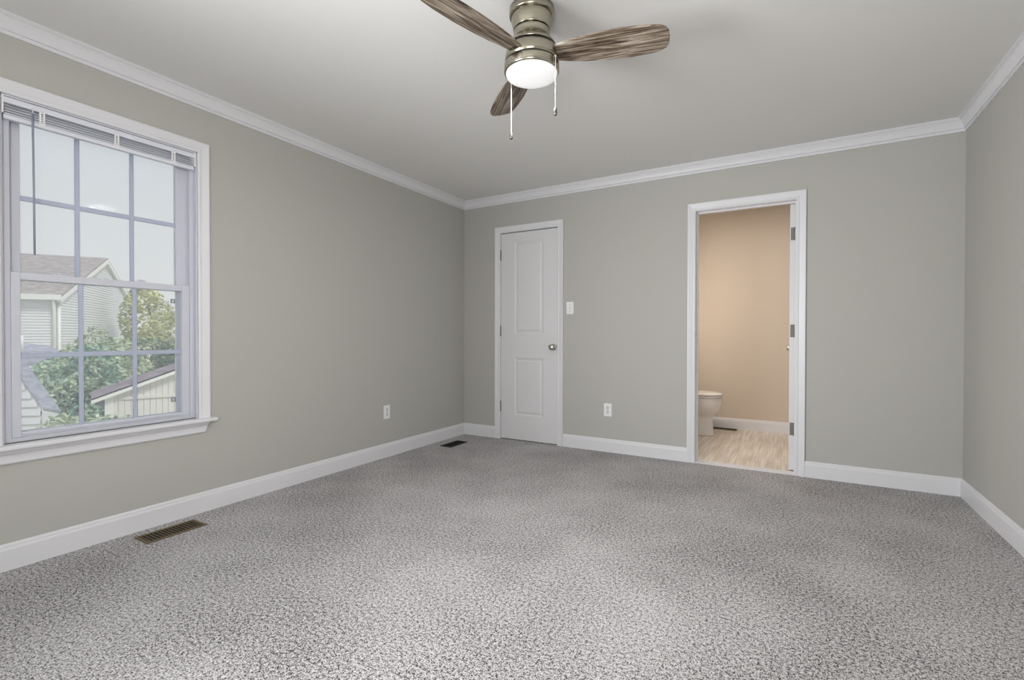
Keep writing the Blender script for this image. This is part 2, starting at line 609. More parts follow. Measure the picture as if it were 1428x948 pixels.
# ------------------------------------------------------------------ doors
def door_slab(w, h, t, panels):
    """moulded two-panel slab, x 0..w, y 0..t, z 0..h"""
    mb = MB()
    xs = [0, panels[0][0], panels[0][1], w]
    zs = sorted({0, h} | {p[2] for p in panels} | {p[3] for p in panels})

    def face(y, s):
        for i in range(3):
            for j in range(len(zs) - 1):
                if i == 1 and any(abs(zs[j] - p[2]) < 1e-6 for p in panels):
                    continue
                mb.quad((xs[i], y, zs[j]), (xs[i + 1], y, zs[j]), (xs[i + 1], y, zs[j + 1]), (xs[i], y, zs[j + 1]))
        for p in panels:
            loops = []
            for ins, d in ((0, 0), (.010, .002), (.018, .008), (.030, .008), (.040, .003), (.048, .002)):
                yy = y + s * d
                loops.append([(p[0] + ins, yy, p[2] + ins), (p[1] - ins, yy, p[2] + ins), (p[1] - ins, yy, p[3] - ins), (p[0] + ins, yy, p[3] - ins)])
            for a, b in zip(loops[:-1], loops[1:]):
                for k in range(4):
                    mb.quad(a[k], a[(k + 1) % 4], b[(k + 1) % 4], b[k])
            mb.quad(*loops[-1])
    face(0, 1); face(t, -1)
    mb.quad((0, 0, 0), (0, t, 0), (0, t, h), (0, 0, h)); mb.quad((w, 0, 0), (w, t, 0), (w, t, h), (w, 0, h))
    mb.quad((0, 0, 0), (w, 0, 0), (w, t, 0), (0, t, 0)); mb.quad((0, 0, h), (w, 0, h), (w, t, h), (0, t, h))
    return mb


def merge(o):
    import bmesh
    b = bmesh.new(); b.from_mesh(o.data)
    bmesh.ops.remove_doubles(b, verts=b.verts[:], dist=1e-5)
    bmesh.ops.recalc_face_normals(b, faces=b.faces[:])
    b.to_mesh(o.data); b.free()
    return o


DW, DH, DT = CX1 - CX0 - .008, CZ1 - .012 - .004, .035
closet = merge(door_slab(DW, DH, DT, [(.150, .478, .235, .815), (.150, .478, 1.045, 1.965)]).build('door_1', M['door'], local=True))
closet.location = (CX0 + .004, .004, .008)
struct(closet)


def knob(parent, x, z, y, s):
    """door knob sticking out along s*y in the parent's local space"""
    r = MB().lathe([(.0, 0), (.031, 0), (.032, s * .003), (.028, s * .007), (.012, s * .010), (.011, s * .030), (.012, s * .032)], (x, y, z), 'y', 32)
    rose = r.build('door_knob', M['knob'], parent, local=True)
    MB().lathe([(.011, s * .028), (.018, s * .033), (.026, s * .041), (.0285, s * .050), (.027, s * .058), (.020, s * .064), (.009, s * .067)], (x, y, z), 'y', 32).build(
        'knob_ball', M['knob'], rose, local=True)


knob(closet, 1.037 - CX0 - .004, .92, 0, -1)
for z in (1.837, 1.076, .32):
    h = MB()
    h.tube([(-.003, -.008, z - .05), (-.003, -.008, z + .05)], .0065, 10)
    h.box(-.006, -.006, z - .048, .0, .0, z + .048)
    h.tube([(-.003, -.008, z - .054), (-.003, -.008, z + .054)], .004, 8)
    h.build('door_hinge', M['hinge'], closet, local=True)

# bathroom door, swung open 90 degrees into the bathroom, seen on its hinge edge
BDW = BX1 - BX0 - .008
bath_door = merge(door_slab(BDW, BZ1 - .014, DT, [(.16, BDW - .16, .235, .815), (.16, BDW - .16, 1.045, 1.955)]).build('door_2', M['door'], local=True))
bath_door.location = (BX1 - .006, BT - .012, .012)
bath_door.rotation_euler = (0, 0, PI / 2 - math.radians(4))       # local x runs into the bathroom, local y to the left
struct(bath_door)
knob(bath_door, BDW - .065, .92, DT, 1)
knob(bath_door, BDW - .065, .92, 0, -1)
for z in (1.805, 1.065, .315):
    h = MB()
    h.box(-.0025, .002, z - .048, .0, DT - .006, z + .048)
    h.tube([(-.004, -.001, z - .05), (-.004, -.001, z + .05)], .0055, 10)
    for dz in (-.032, 0, .032):
        h.lathe([(.004, -.0035), (.004, -.0025)], (0, DT * .5 + (.006 if dz else -.004), z + dz), 'x', 10)
    h.build('door_hinge', M['hinge'], bath_door, local=True)

# ------------------------------------------------------------------ window
win = empty('window_1', (0, (WY0 + WY1) / 2, WZ0))
struct(win)
WIN = M['vinyl']
mb = MB(); casing(mb, lambda s, z, t: (t, s, z), WY0, WY1, WZ0, WZ1, CAS); mb.build('window_casing', M['trim'], win)
# sill board (stool) with horns, and apron
mb = MB()
mb.box(-.03, WY0, WZ0 - .022, 0, WY1, WZ0)
mb.box(0, WY0 - .085, WZ0 - .022, .058, WY1 + .085, WZ0)
mb.build('window_sill', M['trim'], win, bevel=.006, segs=3)
mb = MB()
ya, yb = WY0 - .055, WY1 + .055
za, zb = .468, WZ0 - .022
APR = [(0, zb), (.012, zb), (.024, zb - .004), (.022, zb - .016), (.014, zb - .026), (.014, za + .006), (.010, za), (0, za)]
mb.rings([[(u, ya + .022 * (zb - z) / (zb - za), z) for u, z in APR], [(u, yb - .022 * (zb - z) / (zb - za), z) for u, z in APR]], smooth=False)
mb.build('window_apron', M['trim'], win)
# fixed frame: liners, head, sill
mb = MB()
mb.box(-.03, WY0, WZ0, 0, WY0 + .008, WZ1); mb.box(-.03, WY1 - .008, WZ0, 0, WY1, WZ1); mb.box(-.03, WY0, WZ1 - .008, 0, WY1, WZ1)
JL, JR = -3.417, -2.673
for a, b in ((WY0, JL), (JR, WY1)):
    mb.box(-.13, a, WZ0, -.03, b, WZ1)
mb.box(-.13, WY0, 2.066, -.03, WY1, WZ1)
mb.box(-.13, WY0, WZ0, -.026, WY1, WZ0 + .018)
# parting beads in the tracks
for y0, y1 in ((JL - .004, JL + .006), (JR - .006, JR + .004)):
    mb.box(-.0645, y0, WZ0, -.0605, y1, 2.07)
    mb.box(-.110, y0 - .004, WZ0, -.097, y1 + .004, 2.07)
mb.build('window_frame', WIN, win, bevel=.0015, segs=1)
# outside screen frame
mb = MB()
for a, b in ((JL, JL + .016), (-2.708, JR)):
    mb.box(-.124, a, .575, -.112, b, 2.07)
mb.box(-.124, JL, .575, -.112, JR, .592)
mb.build('screen_frame', WIN, win)
for z in (1.236, .663):
    mb = MB()
    y0, y1 = -2.733, -2.712
    z0, z1 = z - .012, z + .012
    w = .003
    mb.box(-.118, y0, z0, -.112, y1, z0 + w); mb.box(-.118, y0, z1 - w, -.112, y1, z1)
    mb.box(-.118, y0, z0, -.112, y0 + w, z1); mb.box(-.118, y1 - w, z0, -.112, y1, z1)
    lt = mb.build('screen_latch', M['latch'], win)
    MB().box(-.117, y0 + w, z0 + w, -.114, y1 - w, z1 - w).build('latch_tab', M['plastic'], lt)


def sash(name, x0, x1, oy0, oy1, oz0, oz1, gy0, gy1, gz0, gz1, muy, muz):
    mb = MB()
    mb.box(x0, oy0, oz0, x1, gy0, oz1); mb.box(x0, gy1, oz0, x1, oy1, oz1)
    mb.box(x0, gy0, oz0, x1, gy1, gz0); mb.box(x0, gy0, gz1, x1, gy1, oz1)
    s = mb.build(name, WIN, win, bevel=.003)
    xm = (x0 + x1) / 2
    MB().box(xm - .009, gy0 - .004, gz0 - .004, xm - .005, gy1 + .004, gz1 + .004).build('glass_pane', M['glass'], s)
    mb = MB()
    for y in muy:
        mb.box(xm - .004, y - .0095, gz0, xm + .006, y + .0095, gz1)
    mb.box(xm - .0035, gy0, muz - .0115, xm + .0055, gy1, muz + .0115)
    mb.build('muntin_grid', M['grille'], s, bevel=.002, segs=1)
    return s


upper = sash('upper_sash', -.095, -.066, JL + .001, JR - .001, 1.290, 2.066, -3.374, -2.727, 1.322, 2.030, (-3.166, -2.937), 1.668)
lower = sash('lower_sash', -.060, -.031, JL + .001, JR - .001, .573, 1.323, -3.384, -2.714, .597, 1.289, (-3.166, -2.940), .944)
MB().box(-.031, -3.384, .583, -.026, -2.714, .592).build('lift_rail', WIN, lower, bevel=.001)
for y in (-3.245, -2.915):
    mb = MB()
    mb.box(-.058, y - .028, 1.323, -.034, y + .028, 1.327)
    mb.lathe([(.011, 0), (.011, .006), (.008, .009)], (-.046, y, 1.327), 'z', 16)
    mb.box(-.052, y - .006, 1.331, -.040, y + .024, 1.336)
    mb.build('sash_lock', WIN, lower)

# windows of the wall behind the camera (unseen): added as openings for the fill lights
for nm, x0 in (('added_window_2', .45), ('added_window_3', 2.45)):
    mb = MB()
    casing(mb, lambda s, z, t: (s, RY + t, z), x0, x0 + 1, .555, 2.1, CAS)
    mb.box(x0 - .06, RY, .50, x0 + 1.06, RY + .02, .555)
    struct(mb.build(nm, M['trim']))

# ------------------------------------------------------------------ window blind
blind = empty('window_blind', (-.03, (WY0 + WY1) / 2, 1.99))
tag(blind, 'white mini blind drawn up tight under the head of the window', 'blind')
by0, by1 = WY0 + .010, WY1 - .010
mb = MB()
mb.box(-.028, by0, 2.062, -.002, by1, 2.088)
mb.build('headrail', M['blind'], blind, bevel=.003)
mb = MB()
for z, h in ((2.0500, .0016), (2.0380, .0016), (2.0355, .0016), (2.0275, .0016), (2.0250, .0016), (2.0170, .0016), (2.0148, .0016), (2.0126, .0016)):
    pts = [(-.027, 0, z), (-.020, 0, z + .0018), (-.013, 0, z + .0023), (-.006, 0, z + .0016), (-.002, 0, z)]
    ring = pts + [(p[0], p[1], p[2] - h) for p in reversed(pts)]
    mb.rings([[(p[0], by0 + .006, p[2]) for p in ring], [(p[0], by1 - .006, p[2]) for p in ring]], smooth=False)
mb.build('slats', M['blind'], blind)
MB().box(-.028, by0 + .004, 1.991, -.002, by1 - .004, 2.011).build('bottom_rail', M['blind'], blind, bevel=.004, segs=3)
for y in (-3.315, -3.030, -2.768):
    mb = MB()
    mb.box(-.0035, y - .010, 2.010, .0005, y - .004, 2.066); mb.box(-.0035, y + .004, 2.010, .0005, y + .010, 2.066)
    for k in range(5):
        mb.box(-.003, y - .008, 2.016 + k * .010, 0, y + .008, 2.020 + k * .010)
    mb.box(-.004, y - .012, 2.003, .0005, y + .012, 2.012)
    mb.build('ladder_clip', M['plastic'], blind)
for y in (by0 - .006, by1 - .004):
    MB().box(-.029, y, 2.014, 0, y + .010, 2.092).build('mounting_bracket', M['plastic'], blind, bevel=.001)
wy = -3.349
hook = MB()
hook.tube([(-.003, wy, 2.066), (.006, wy, 2.064), (.008, wy, 2.056), (.006, wy, 2.046)], .0022, 8)
wd = MB().tube([(.006, wy, 2.040), (.006, wy + .002, 1.72), (.006, wy + .003, 1.403)], .0042, 6).build('tilt_wand', M['wand'], blind)
hook.build('wand_hook', M['plastic'], wd)

# ------------------------------------------------------------------ ceiling fan
FX, FY = 2.020, -2.314
fan = empty('ceiling_fan', (FX, FY, HC))
tag(fan, 'three-bladed flush ceiling fan in brushed nickel with a lit round light', 'ceiling fan')
c = (FX, FY, 0)
MB().lathe([(.090, 2.44), (.096, 2.438), (.097, 2.412), (.095, 2.405), (.088, 2.4035)], c, seg=64).build('ceiling_ring', M['nickel'], fan)
MB().lathe([(.088, 2.404), (.0885, 2.400), (.0875, 2.385), (.079, 2.350), (.078, 2.347)], c, seg=64).build('canopy', M['nickel'], fan)
MB().lathe([(.0765, 2.348), (.0765, 2.3445)], c, seg=64).build('seam_ring', M['groove'], fan)
hs = MB().lathe([(.0775, 2.3455), (.0775, 2.335), (.074, 2.325), (.076, 2.314), (.088, 2.300), (.100, 2.286), (.105, 2.276), (.1062, 2.271)], c, seg=64)
hs.build('motor_shoulder', M['nickel'], fan)
MB().lathe([(.1045, 2.2725), (.1045, 2.2665)], c, seg=64).build('seam_ring', M['groove'], fan)
MB().lathe([(.1065, 2.267), (.111, 2.250), (.1145, 2.225), (.116, 2.206)], c, seg=64).build('motor_housing', M['nickel'], fan)
MB().lathe([(.1145, 2.2075), (.1145, 2.2005)], c, seg=64).build('seam_ring', M['groove'], fan)
MB().lathe([(.1182, 2.201), (.1185, 2.195), (.1185, 2.170), (.116, 2.165), (.110, 2.164)], c, seg=64).build('light_ring', M['nickel'], fan)
MB().lathe([(.1105, 2.169), (.1105, 2.162), (.108, 2.156), (.100, 2.152), (.08, 2.149), (.04, 2.147), (.005, 2.1465)], c, seg=64).build('light_diffuser', M['lamp'], fan)

fl_d = bpy.data.lights.new('fan_light', 'AREA')
fl_d.shape = 'DISK'; fl_d.size = .20; fl_d.energy = 12; fl_d.color = (1.0, .985, .97)
fl = bpy.data.objects.new('fan_light', fl_d)
COL.objects.link(fl)
fl.location = (FX, FY, 2.144)

# blade outline in local x (outwards), y (across); built once, three copies of the mesh
def blade_mesh():
    up_ = [(.100, .036), (.16, .052), (.24, .066), (.33, .074), (.42, .077), (.50, .073), (.535, .066), (.556, .052), (.565, .034)]
    dn = [(.566, .0), (.562, -.028), (.550, -.048), (.53, -.060), (.46, -.072), (.37, -.076), (.28, -.072), (.19, -.062), (.13, -.050), (.100, -.044)]
    pts = up_ + dn
    mb = MB()
    th = .0045
    pitch = math.radians(-14)

    def tilt(x, y, zz):
        return (x, y * math.cos(pitch) - zz * math.sin(pitch), y * math.sin(pitch) + zz * math.cos(pitch))
    cx_ = sum(p[0] for p in pts) / len(pts)
    ins = [(cx_ + (x - cx_) * .985, y * .96) for x, y in pts]
    mb.rings([[tilt(x, y, -th) for x, y in ins], [tilt(x, y, -th * .5) for x, y in pts], [tilt(x, y, th * .5) for x, y in pts], [tilt(x, y, th) for x, y in ins]], smooth=False)
    return mb


first = None
for k, a in enumerate((-15, 105, 225)):
    if first is None:
        b = blade_mesh().build('blade', M['wood'], fan, local=True)
        first = b
    else:
        b = first.copy(); COL.objects.link(b); b.parent = fan
    # a is measured from the camera's right, counter-clockwise seen from above
    b.location = (0, 0, 2.238 - HC)
    b.rotation_euler = (0, 0, math.radians(a) - YAW)
r_, f_ = Vector((cy, -sy)), Vector((sy, cy))
for (a, bb, z0, z1) in ((.096, -.076, 2.200, 1.985), (-.088, .086, 2.200, 1.952)):
    px, py = FX + a * r_.x + bb * f_.x, FY + a * r_.y + bb * f_.y
    ix, iy = FX + (px - FX) * .9, FY + (py - FY) * .9
    ch = MB()
    ch.tube([(ix, iy, z0 + .002), (px, py, z0), (px, py, z0 - .004)], .003, 8)
    ch.tube([(px, py, z0 - .003), (px, py, z1)], .0013, 6)
    zz = z0 - .006
    while zz > z1:
        ch.lathe([(.0006, -.0022), (.0020, 0), (.0006, .0022)], (px, py, zz), 'z', 6, caps=False)
        zz -= .0055
    cho = ch.build('pull_chain', M['plastic'], fan)
    MB().lathe([(.001, .003), (.003, 0), (.0055, -.008), (.0078, -.020), (.0072, -.030), (.003, -.034)], (px, py, z1), 'z', 20).build('chain_fob', M['fob'], cho)

# ------------------------------------------------------------------ outlets and switch
def outlet(loc, rz, label, toggle=False):
    """plate faces local -y"""
    r = empty('light_switch' if toggle else 'wall_outlet', loc)
    r.rotation_euler = (0, 0, rz)
    MB().box(-.036, -.006, -.058, .036, 0, .058).build('cover_plate', M['plastic'], r, local=True, bevel=.003, segs=3)
    if toggle:
        MB().box(-.006, -.0066, -.0125, .006, -.005, .0125).build('toggle_slot', M['receptacle'], r, local=True)
        t = MB()
        t.rings([[(-.0045, -.006, -.006), (.0045, -.006, -.006), (.0045, -.006, .006), (-.0045, -.006, .006)],
                 [(-.0035, -.017, .002), (.0035, -.017, .002), (.0035, -.015, .010), (-.0035, -.015, .010)]], smooth=False)
        t.build('toggle', M['plastic'], r, local=True, bevel=.001)
        for z in (-.030, .030):
            MB().lathe([(.003, -.0058), (.003, -.0068), (.001, -.0072)], (0, 0, z), 'y', 12).build('screw', M['hinge'], r, local=True)
    else:
        for z in (-.0195, .0195):
            rc = MB()
            ring = []
            for i in range(24):
                a = 2 * PI * i / 24
                ring.append((max(-.0145, min(.0145, .0175 * math.cos(a))), .0175 * math.sin(a)))
            rc.rings([[(x, -.0055, z + q) for x, q in ring], [(x, -.0078, z + q) for x, q in ring]], smooth=False)
            ro = rc.build('receptacle', M['receptacle'], r, local=True)
            sl = MB()
            sl.box(-.0068, -.0082, z - .001, -.0048, -.0076, z + .008)
            sl.box(.0048, -.0082, z, .0068, -.0076, z + .007)
            sl.lathe([(.0026, -.0076), (.0026, -.0082)], (0, 0, z - .008), 'y', 10)
            sl.build('socket_slot', M['latch'], ro, local=True)
        MB().lathe([(.003, -.0058), (.003, -.0068), (.001, -.0072)], (0, 0, 0), 'y', 12).build('screw', M['hinge'], r, local=True)
    tag(r, label, 'light switch' if toggle else 'outlet', None if toggle else 'wall outlets')
    return r


outlet((0, -1.130, .384), PI / 2, 'white duplex outlet low on the long window wall')
outlet((1.576, 0, .376), 0, 'white duplex outlet low on the wall between the two doors')
outlet((1.209, 0, 1.295), 0, 'white light switch beside the closed white closet door', True)

# ------------------------------------------------------------------ floor registers
def register(loc, sx_, sy_, bars, mat_f, mat_b, label):
    r = empty('floor_register', loc)
    w = .014
    hx, hy = sx_ / 2, sy_ / 2
    mb = MB()
    for (a, b, c_, d) in ((-hx, -hy, hx, -hy + w), (-hx, hy - w, hx, hy), (-hx, -hy + w, -hx + w, hy - w), (hx - w, -hy + w, hx, hy - w)):
        mb.box(a, b, 0, c_, d, .006)
    mb.build('frame', mat_f, r, local=True, bevel=.002)
    MB().box(-hx + w, -hy + w, .0003, hx - w, hy - w, .0010).build('duct_opening', M['dark'], r, local=True)
    mb = MB()
    along_y = sy_ > sx_
    n = bars
    for i in range(n):
        f = (i + .5) / n
        if along_y:
            y = -hy + w + f * (sy_ - 2 * w)
            mb.box(-hx + w, y - .0022, .001, hx - w, y + .0022, .005)
        else:
            x = -hx + w + f * (sx_ - 2 * w)
            mb.box(x - .0022, -hy + w, .001, x + .0022, hy - w, .005)
    mb.build('louvers', mat_b, r, local=True)
    tag(r, label, 'floor vent', 'floor vents')
    return r


register((.164, -2.862, 0), .140, .285, 15, M['register'], M['register'], 'brown slotted floor vent set in the carpet below the window')
register((.208, -.452, 0), .126, .265, 14, M['register_black'], M['register_black'], 'small dark floor vent in the carpet near the far left corner')
register((2.33, 1.672, 0), .300, .100, 16, M['register'], M['register_black'], 'dark floor vent on bathroom tile against the baseboard behind the toilet')

# ------------------------------------------------------------------ toilet
TX, TY = 2.385, 1.25
toilet = empty('toilet', (2.05, TY, 0))
tag(toilet, 'white porcelain toilet with closed lid seen through the bathroom doorway', 'toilet')


def egg(x_tip, x_back, hw, z, n=40, p=2.2):
    cxm = x_back + (x_tip - x_back) * .45
    pts = []
    for i in range(n):
        a = 2 * PI * i / n
        ca, sa = math.cos(a), math.sin(a)
        lx = (x_tip - cxm) if ca > 0 else (cxm - x_back)
        e = 1.0 if ca > 0 else .8
        pts.append((cxm + lx * math.copysign(abs(ca) ** e, ca), TY + hw * math.copysign(abs(sa) ** .92, sa), z))
    return pts


mb = MB()
mb.rings([egg(2.302, 1.80, .110, 0), egg(2.305, 1.80, .112, .012), egg(2.294, 1.80, .104, .024), egg(2.288, 1.79, .100, .10), egg(2.284, 1.78, .100, .185),
          egg(2.292, 1.77, .108, .205), egg(2.322, 1.76, .135, .228), egg(2.350, 1.75, .158, .262), egg(2.368, 1.74, .173, .305), egg(2.377, 1.74, .180, .35),
          egg(2.379, 1.74, .182, .385), egg(2.376, 1.74, .180, .398), egg(2.36, 1.75, .165, .402)])
bowl = mb.build('bowl', M['porcelain'], toilet)
mb = MB()
mb.rings([egg(2.372, 1.89, .176, .402), egg(2.381, 1.885, .183, .406), egg(2.381, 1.885, .183, .416), egg(2.374, 1.89, .177, .420)])
mb.build('seat', M['porcelain'], toilet)
mb = MB()
mb.rings([egg(2.374, 1.885, .178, .4225), egg(2.384, 1.88, .186, .426), egg(2.385, 1.88, .187, .436), egg(2.372, 1.89, .178, .444), egg(2.30, 1.95, .12, .449)])
mb.build('lid', M['porcelain'], toilet)
MB().box(1.70, TY - .12, .25, 1.92, TY + .12, .402).build('pedestal_shelf', M['porcelain'], toilet, bevel=.03, segs=4)
MB().box(1.65, TY - .22, .402, 1.85, TY + .22, .76).build('tank', M['porcelain'], toilet, bevel=.03, segs=4)
MB().box(1.645, TY - .23, .76, 1.86, TY + .23, .795).build('tank_lid', M['porcelain'], toilet, bevel=.012, segs=3)
MB().tube([(1.85, TY - .15, .70), (1.865, TY - .15, .70), (1.868, TY - .09, .695)], .007, 8).build('flush_handle', M['chrome'], toilet)

# vanity corner beside the doorway
van = empty('bathroom_vanity', (1.9, .6, 0))
tag(van, 'white vanity cabinet just showing past the left jamb of the bathroom doorway', 'vanity')
MB().box(1.64, .36, 0, 2.172, .86, .83).build('cabinet', M['vanity'], van, bevel=.003)
MB().box(1.64, .34, .83, 2.190, .88, .86).build('countertop', M['porcelain'], van, bevel=.004)
MB().box(2.172, .37, 0, 2.184, .86, .10).build('toe_board', M['trim'], van, bevel=.003)

# ------------------------------------------------------------------ outdoors
GZ = -2.7
struct(MB().box(-80, -45, GZ - .1, -.6, 70, GZ).build('ground', M['lawn']))


def P(base, d1, a, d2, b, z):
    return (base[0] + d1[0] * a + d2[0] * b, base[1] + d1[1] * a + d2[1] * b, z)


def lap_wall(mb, A, d, n, L, z0, z1, course, clip=None):
    """lapped boards from A along d (2-D), facing n; clip(z) gives (s0,s1)"""
    z = z0
    while z < z1 - 1e-4:
        zt = min(z + course, z1)
        s0, s1 = (0, L) if clip is None else clip(z + .3 * course)
        s2, s3 = (0, L) if clip is None else clip(zt)
        if s1 > s0:
            o = .03
            a = (A[0] + d[0] * s0 + n[0] * o, A[1] + d[1] * s0 + n[1] * o, z)
            b = (A[0] + d[0] * s1 + n[0] * o, A[1] + d[1] * s1 + n[1] * o, z)
            c_ = (A[0] + d[0] * s3, A[1] + d[1] * s3, zt)
            e = (A[0] + d[0] * s2, A[1] + d[1] * s2, zt)
            mb.quad(a, b, c_, e)
            mb.quad((a[0] - n[0] * o, a[1] - n[1] * o, z), (b[0] - n[0] * o, b[1] - n[1] * o, z), b, a)
        z = zt


# neighbour's two-storey house: gable end towards us, eaves wall to its left
HA = (-22.73, 3.60)
HB = (-32.34, 10.06)
gl = math.hypot(HB[0] - HA[0], HB[1] - HA[1])
d1 = ((HB[0] - HA[0]) / gl, (HB[1] - HA[1]) / gl)
d2 = (-.5579, -.8299)
n1 = (-d2[0], -d2[1])
n2 = (-d1[0], -d1[1])
HL = 11.0
EZ, RZ = 2.60, 4.86
house = empty('neighbour_house', (HA[0], HA[1], GZ))
tag(house, 'two-storey white-sided house with a grey gable roof outside the window', 'house')
mb = MB()
half = gl / 2


def gclip(z):
    if z <= EZ:
        return (0, gl)
    k = half * (z - EZ) / (RZ - EZ)
    return (k, gl - k)


lap_wall(mb, HA, d1, n1, gl, GZ, RZ - .02, .115, gclip)
mb.build('gable_wall', M['siding'], house)
mb = MB(); lap_wall(mb, HA, d2, n2, HL, GZ, EZ, .115); mb.build('eaves_wall', M['siding'], house)
mb = MB()
mb.box(0, 0, 0, 0, 0, 0) if False else None
# closed far sides
mb.quad(P(HB, d1, 0, d2, 0, GZ), P(HB, d1, 0, d2, HL, GZ), P(HB, d1, 0, d2, HL, EZ), P(HB, d1, 0, d2, 0, EZ))
mb.quad(P(HA, d1, 0, d2, HL, GZ), P(HA, d1, gl, d2, HL, GZ), P(HA, d1, gl, d2, HL, EZ), P(HA, d1, half, d2, HL, RZ), P(HA, d1, 0, d2, HL, EZ))
mb.build('far_wall', M['siding'], house)
mb = MB()
sl = (RZ - EZ) / half
ov, rk, th = .22, .15, .12
for s in (0, 1):
    e_ = -ov if s == 0 else gl + ov
    ez = EZ - sl * ov
    top = [P(HA, d1, e_, d2, -rk, ez + th), P(HA, d1, half, d2, -rk, RZ + th), P(HA, d1, half, d2, HL + rk, RZ + th), P(HA, d1, e_, d2, HL + rk, ez + th)]
    bot = [(q[0], q[1], q[2] - .08) for q in top]
    mb.rings([bot, top], smooth=False)
mb.build('roof', M['shingle'], house)
mb = MB()
for s in (0, 1):
    e_ = -ov if s == 0 else gl + ov
    ez = EZ - sl * ov
    a, b = P(HA, d1, e_, d2, -rk - .02, ez + th - .08), P(HA, d1, half, d2, -rk - .02, RZ + th - .08)
    a2, b2 = P(HA, d1, e_, d2, 0.0, ez + th - .08), P(HA, d1, half, d2, 0.0, RZ + th - .08)
    dn_ = .20
    mb.rings([[a, a2, (a2[0], a2[1], a2[2] - dn_), (a[0], a[1], a[2] - dn_)], [b, b2, (b2[0], b2[1], b2[2] - dn_), (b[0], b[1], b[2] - dn_)]], smooth=False)
mb.build('rake_board', M['exttrim'], house)
mb = MB()
g0, g1 = P(HA, d1, -ov - .12, d2, -rk, 0), P(HA, d1, -ov - .12, d2, HL + rk, 0)
gw = (d1[0] * .5, d1[1] * .5)
ez = EZ - sl * ov
mb.rings([[(q[0], q[1], ez - .08), (q[0] + gw[0], q[1] + gw[1], ez - .08), (q[0] + gw[0], q[1] + gw[1], ez + .13), (q[0], q[1], ez + .13)] for q in (g0, g1)], smooth=False)
mb.build('gutter', M['exttrim'], house)
mb = MB()
t0 = P(HA, d1, -ov + .02, d2, .1, ez - .06)
t1 = P(HA, d1, -ov + .04, d2, .1, ez - .25)
t2 = P(HA, d1, -.08, d2, .12, ez - .55)
t3 = P(HA, d1, -.08, d2, .12, GZ + .1)
mb.tube([t0, t1, t2, t3], .055, 8)
mb.build('downspout', M['exttrim'], house)
for q in (-.01, gl + .01):
    MB().tube([P(HA, d1, q, d2, -.01, GZ), P(HA, d1, q, d2, -.01, ez)], .06, 6).build('corner_board', M['exttrim'], house)


